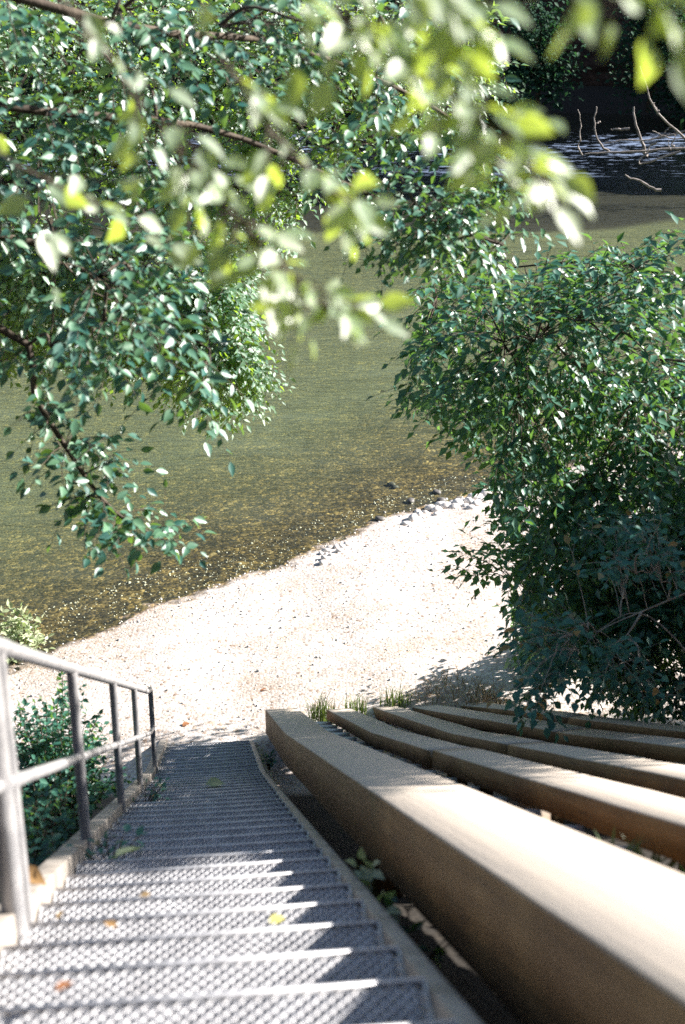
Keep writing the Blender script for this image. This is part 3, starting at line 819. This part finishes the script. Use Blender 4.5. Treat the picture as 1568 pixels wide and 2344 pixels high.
# ---------------------------------------------------------------- fallen leaves, stones
def one_leaf(name, label, p, L, mat, az, cat='leaf', group=None, tilt=.25):
    mb = MB(); A = np.array([[math.cos(az), math.sin(az), .05]]); N = np.array([[rng.normal() * tilt, rng.normal() * tilt, 1]])
    leaves(mb, [[p[0], p[1], p[2] + .012]], A, N, [L], [L * .6], True, .2, .15)
    return tag(mb.build(name, M[mat], origin=p), label, cat, group)
def on_stair(x, y, D0=2.0):
    best = None
    for D in np.arange(1.2, 15, .02):
        q = at(x, y, D); e = abs(q[2] - (CAM_Z - stair_h(D) ))
        if best is None or e < best[0]: best = (e, q)
    return best[1] + [0, 0, .01]
def on_ground(x, y, a=12, b_=78):
    best = None
    for D in np.arange(a, b_, .04):
        q = at(x, y, D); e = q[2] - float(ground_z(q[0], q[1]))
        if e < 0: return q - [0, 0, 0]
    return at(x, y, b_)
one_leaf('fallen_leaf', 'round yellow leaf at the shadow edge on the metal treads', on_stair(615, 2125), .05, 'leaf_yellow', .4)
one_leaf('fallen_leaf', 'long orange leaf lying at the foot of the nearest handrail post', on_stair(40, 2030) + [0, 0, .04], .13, 'leaf_orange', -.5)
one_leaf('fallen_leaf', 'pale green leaf lying on the shaded treads', on_stair(470, 1800), .16, 'leaf_pale', .1)
one_leaf('fallen_leaf', 'pale grey green leaf on the treads beside the second handrail post', on_stair(262, 1975), .13, 'leaf_pale', .7)
one_leaf('fallen_leaf', 'brown curled leaf on the gravel above the stair foot', on_ground(595, 1583), .14, 'leaf_brown', .2)
one_leaf('fallen_leaf', 'brown leaf on the gravel right of the last handrail post', on_ground(418, 1665), .14, 'leaf_brown', .9)
for x, y in ((150, 2100), (260, 2140), (350, 2060), (140, 2290)):
    one_leaf('fallen_leaf', 'small dry leaf scattered on the sunlit metal treads', on_stair(x + rng.normal() * 8, y), rng.uniform(.035, .06), random.choice(['leaf_orange', 'straw', 'leaf_brown']), rng.uniform(0, 6), group='small dry leaves on the sunlit treads')

def stone_mesh(mb, c, r, sq=.55, seed=0):
    n1, n2 = 9, 6
    V = []
    ph = rng.uniform(0, 6, 3)
    for i in range(n2 + 1):
        th = math.pi * i / n2
        for j in range(n1):
            a = 2 * math.pi * j / n1
            d = np.array([math.sin(th) * math.cos(a), math.sin(th) * math.sin(a), math.cos(th)])
            k = 1 + .13 * math.sin(2 * d[0] + ph[0] + 3 * d[1]) + .09 * math.sin(4 * d[2] + ph[1])
            V.append(d * r * k * np.array([1, .8, sq]))
    a0 = rng.uniform(0, 6); ca_, sa_ = math.cos(a0), math.sin(a0)
    V = np.array(V) @ np.array([[ca_, sa_, 0], [-sa_, ca_, 0], [0, 0, 1]]) + c
    F = np.array([(i * n1 + j, (i + 1) * n1 + j, (i + 1) * n1 + (j + 1) % n1, i * n1 + (j + 1) % n1) for i in range(n2) for j in range(n1)])
    mb.add(V, F)
def stones(pts, lab, group, mat, r0, r1):
    for x, y in pts:
        q = on_ground(x, y); q[2] = max(q[2], -.52 if mat == 'stone' else -9)
        r = rng.uniform(r0, r1); mb = MB(); stone_mesh(mb, q + [0, 0, r * .2], r)
        tag(mb.build('stone', M[mat], smooth=True, origin=q), lab, 'stone', group)
pA = [(735, 1268), (748, 1262), (744, 1280), (758, 1272), (770, 1255), (782, 1252), (795, 1247), (755, 1256), (738, 1290), (778, 1262), (790, 1258)]
stones(pA, 'pale rounded stone in the small cluster at the waterline, left', 'pale stones clustered at the waterline', 'stone', .05, .085)
pB = [(945, 1190), (960, 1180), (955, 1172), (972, 1175), (985, 1165), (1000, 1168), (1010, 1158), (1022, 1160), (1035, 1152), (1048, 1155), (1060, 1147), (1072, 1150), (1085, 1142), (1098, 1138), (1110, 1133), (1040, 1163), (1065, 1160), (1090, 1155), (1105, 1148), (930, 1200), (1120, 1140), (1078, 1165), (1000, 1180)]
stones(pB, 'white rounded stone along the waterline beside the dark tree', 'white stones on the waterline by the tree', 'stone', .06, .14)
stones([(895, 1112), (904, 1117)], 'dark stone breaking the shallow water', 'dark stones in the shallows', 'stone_dark', .07, .10)
stones([(1050, 1145), (1010, 1150), (940, 1150), (870, 1190), (1000, 1130)], 'dark stone under shallow water near the white stones', 'submerged dark stones', 'stone_dark', .07, .11)

# loose gravel along the beach: countless
mb = MB()
N_ = 5200
def grav(x, y, r):
    z = float(ground_z(x, y))
    k = rng.uniform(.5, 1.0, (5, 1)); a = np.sort(rng.uniform(0, 6.283, 5))
    ring = np.stack([np.cos(a), np.sin(a), 0 * a], 1) * r * k
    V = np.vstack([ring + [x, y, z - .004], ring * .6 + [x, y, z + r * .35]])
    mb.add(V, [(0, 1, 6, 5), (1, 2, 7, 6), (2, 3, 8, 7), (3, 4, 9, 8), (4, 0, 5, 9), (5, 6, 7, 8, 9)])
cnt = 0
while cnt < N_:
    x = rng.uniform(-5.5, 7); y = rng.uniform(14.6, 25.5)
    s = (x - SH0[0]) * snrm[0] + (y - SH0[1]) * snrm[1]
    if s < -1.2 or (s > .6 and rng.uniform() > .55): continue
    grav(x, y, rng.uniform(.010, .032) if rng.uniform() > .06 else rng.uniform(.03, .05)); cnt += 1
tag(mb.build('gravel', M['stone']), 'loose pale gravel strewn over the beach and its waterline', 'gravel', kind='stuff')

# ---------------------------------------------------------------- far bank vegetation
def far_tree(x0, y0, Y, w, h, n, lab, mat='leaf_far', leaf=.28, group='bushes and trees on the far bank', name='bank_tree', trunk=True):
    c = at(x0, y0, Y)
    gz = float(min(c[2] - h * .5, c[2] - .5))
    root = empty(name, (c[0], c[1], gz), lab, 'tree', group)
    mb = MB(); tube(mb, spline([[c[0], c[1] + .6, gz - .5], [c[0] + .1, c[1] + .3, c[2] - .2 * h], [c[0], c[1], c[2] + h * .3]], 8), .16, .05, 7)
    nl = 14
    cl = []
    for k in range(nl):
        e = c + rnd_unit(1)[0] * np.array([w, 1.6, h]) * .42 * rng.uniform(.5, 1.1)
        tube(mb, [[c[0], c[1] + .3, c[2] - .2 * h], (c + e) / 2 + [0, 0, .1], e], .05, .015, 5); cl.append(e)
    mb.build('trunk', M['bark'], root, True)
    cm = MB(); nb = n // nl
    for e in cl:
        sz = np.array([w, 1.8, h]) * rng.uniform(.12, .22)
        # flat layered leaf sprays
        P = e + rng.normal(size=(nb, 3)) * sz; P[:, 2] = e[2] + np.round((P[:, 2] - e[2]) / .35) * .35 + rng.normal(size=nb) * .06
        A = rnd_unit(nb) * np.array([1, 1, .3]) + np.array([0, -.3, -.35]); N = np.array([0, -.25, 1.0]) + rng.normal(size=(nb, 3)) * .3
        L = leaf * rng.uniform(.6, 1.3, nb); leaves(cm, P, A, N, L, L * .62, False)
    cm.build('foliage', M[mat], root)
ft = [
    (1235, 130, 74, 3.6, 5.0, 2600, 'layered green maple on the far bank beside the dark cliff'),
    (1120, 200, 76, 4.5, 5.5, 2600, 'dark bushy tree at the water edge of the far bank, left of the cliff'),
    (950, 120, 77, 6, 7, 2600, 'dark tree on the far bank behind the hanging boughs'),
    (740, 150, 77, 6, 7, 2600, 'far bank tree in the middle of the left foliage'),
    (500, 150, 77, 6, 7, 2400, 'far bank tree behind the leaning riverside tree'),
    (250, 150, 77, 6, 7, 2400, 'far bank tree at the left, mostly hidden by leaves'),
    (30, 150, 77, 6, 7, 2400, 'leftmost tree on the far bank'),
    (1500, 110, 76, 4.0, 5.5, 2800, 'dark ivy like tree hanging on the far bank at the right edge'),
    (1590, 200, 75, 2.6, 4.0, 1600, 'bush at the far bank waterline at the right edge'),
]
for x, y, Y, w, h, n, lab in ft: far_tree(x, y, Y, w, h, n, lab)
# ivy and scrub clinging to the cliff: countless
cm = MB(); nI = 5000
X = rng.uniform(-40, 40, nI); T = rng.uniform(0, 1, nI) ** .8
keep = (np.sin(X * .9 + 2) + np.sin(X * .37 + T * 5) + 1.2 * np.sin(T * 6 + X * .3)) > .35
X, T = X[keep], T[keep]
Yv = 80.2 - .12 * X + 1.5 * np.sin(X * .15) + T * 3.5 - .3 + rng.normal(size=len(X)) * .25 + 1.0 * np.sin(X * .5 + 2.1 * T) * np.sin(T * 4.9 + X * .2)
P = np.stack([X, Yv - .5, -.6 + T * 9], 1); L = rng.uniform(.14, .3, len(X))
leaves(cm, P, rnd_unit(len(X)) * [1, .6, .6] + [0, -.3, -.5], np.array([0, -.8, .7]) + rng.normal(size=(len(X), 3)) * .3, L, L * .6, False)
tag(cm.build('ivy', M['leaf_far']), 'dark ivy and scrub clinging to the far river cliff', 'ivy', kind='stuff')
# trees along the top of the far bank keep the sky out of the water's reflections
for k, x in enumerate(np.linspace(-34, 34, 12)):
    cY = 86 + rng.uniform(-1, 2); zt = 6 + rng.uniform(-1, 2); w = 7
    root = empty('bank_tree', (x, cY, 4), 'tall tree along the top of the far bank', 'tree', 'tall trees on top of the far bank')
    mb = MB(); tube(mb, [[x, cY, 4], [x + .2, cY, 10], [x, cY, 14]], .3, .1, 7); mb.build('trunk', M['bark'], root, True)
    cm = MB(); nb = 900; d = rnd_unit(nb); P = np.array([x, cY, zt + 4]) + d * np.array([3.6, 2.6, 5.0]) * rng.uniform(.4, 1, (nb, 1)) ** .5
    L = rng.uniform(.5, .9, nb); leaves(cm, P, rnd_unit(nb), d + rng.normal(size=(nb, 3)) * .5 + [0, 0, .5], L, L * .7, False)
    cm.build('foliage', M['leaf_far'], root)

# ---------------------------------------------------------------- dead branches in the river
def dead(label, paths, Y, r=.045, name='dead_branch', group='bare branches in the river'):
    allp = [spline([at(x, y, Y + dy) for x, y, dy in pth], 12) + np.cumsum(rng.normal(size=(12, 3)) * .03, 0) for pth in paths]
    base = allp[0][-1]
    mb = MB()
    for i, c in enumerate(allp): tube(mb, c, r * (1 if i == 0 else .6) * .45, r * (1 if i == 0 else .6), 7, .1)
    return tag(mb.build(name, M['dead'], smooth=True, origin=base), label, 'branch', group)
dead('pale upright stick standing out of the dark river', [[(1449, 243, 0), (1456, 290, 0), (1474, 335, 0), (1482, 352, 0)]], 58, .08)
dead('curved bare branch dipping into the dark river', [[(1364, 245, 0), (1357, 290, 0), (1370, 325, 0), (1392, 340, 0)], [(1357, 295, 0), (1372, 270, .3)]], 58, .05)
dead('thin long bare branch lying across the river riffle', [[(1340, 353, 0), (1400, 345, 0), (1480, 338, 0), (1590, 334, 0)]], 57, .05)
dead('short pale stick lying in the river beside the upright stick', [[(1402, 292, 0), (1430, 286, 0), (1460, 284, 0)]], 59, .06)
dead('slanting bare branch at the right edge above the river', [[(1462, 150, 0), (1482, 215, 0), (1505, 265, 0), (1545, 305, 0), (1580, 345, 0)], [(1505, 265, 0), (1490, 240, .4)], [(1545, 305, 0), (1552, 345, 0)]], 50, .05)
dead('short bare branch on the river at the lit edge of the shade', [[(1433, 402, 0), (1470, 414, 0), (1512, 434, 0)]], 48, .05)
dead('thin drooping twig over the dark river', [[(1320, 250, 0), (1324, 300, 0), (1336, 350, 0)]], 50, .03)
dead('forked twig at the edge of the riffle', [[(1500, 345, 0), (1475, 365, 0), (1472, 378, 0), (1500, 372, 0), (1560, 355, 0)]], 54, .04)

dead('low bare branch tangled across the riffle behind the long branch', [[(1385, 330, 0), (1420, 322, 0), (1500, 318, 0), (1580, 300, 0)], [(1500, 318, 0), (1530, 300, 0)]], 57, .04)
dead('thin branch crossing the slanting branch near the right edge', [[(1490, 300, 0), (1530, 318, 0), (1590, 325, 0)], [(1530, 318, 0), (1545, 340, 0)]], 51, .03)
dead('short pale stub leaning over the riffle beside the long branch', [[(1478, 352, 0), (1483, 335, 0), (1500, 322, 0)]], 56, .04)

# leaf litter and sprigs in the dark gaps beside the beams
for x0, D, lab in ((.86, 5.2, 'small green sprig in the dark gap between the broad beam and its neighbour'), (.24, 4.0, 'leafy weeds in the dark gap between the stair edge and the broad beam'), (1.55, 5.0, 'green sprig in the dark gap between the second and third beams')):
    shrub('weed', lab, (x0, D, float(ground_z(x0, D))), 9, .34, .16, .06, 'leaf_right', cat='weed', spacing=.045, side=1, tl=.1)
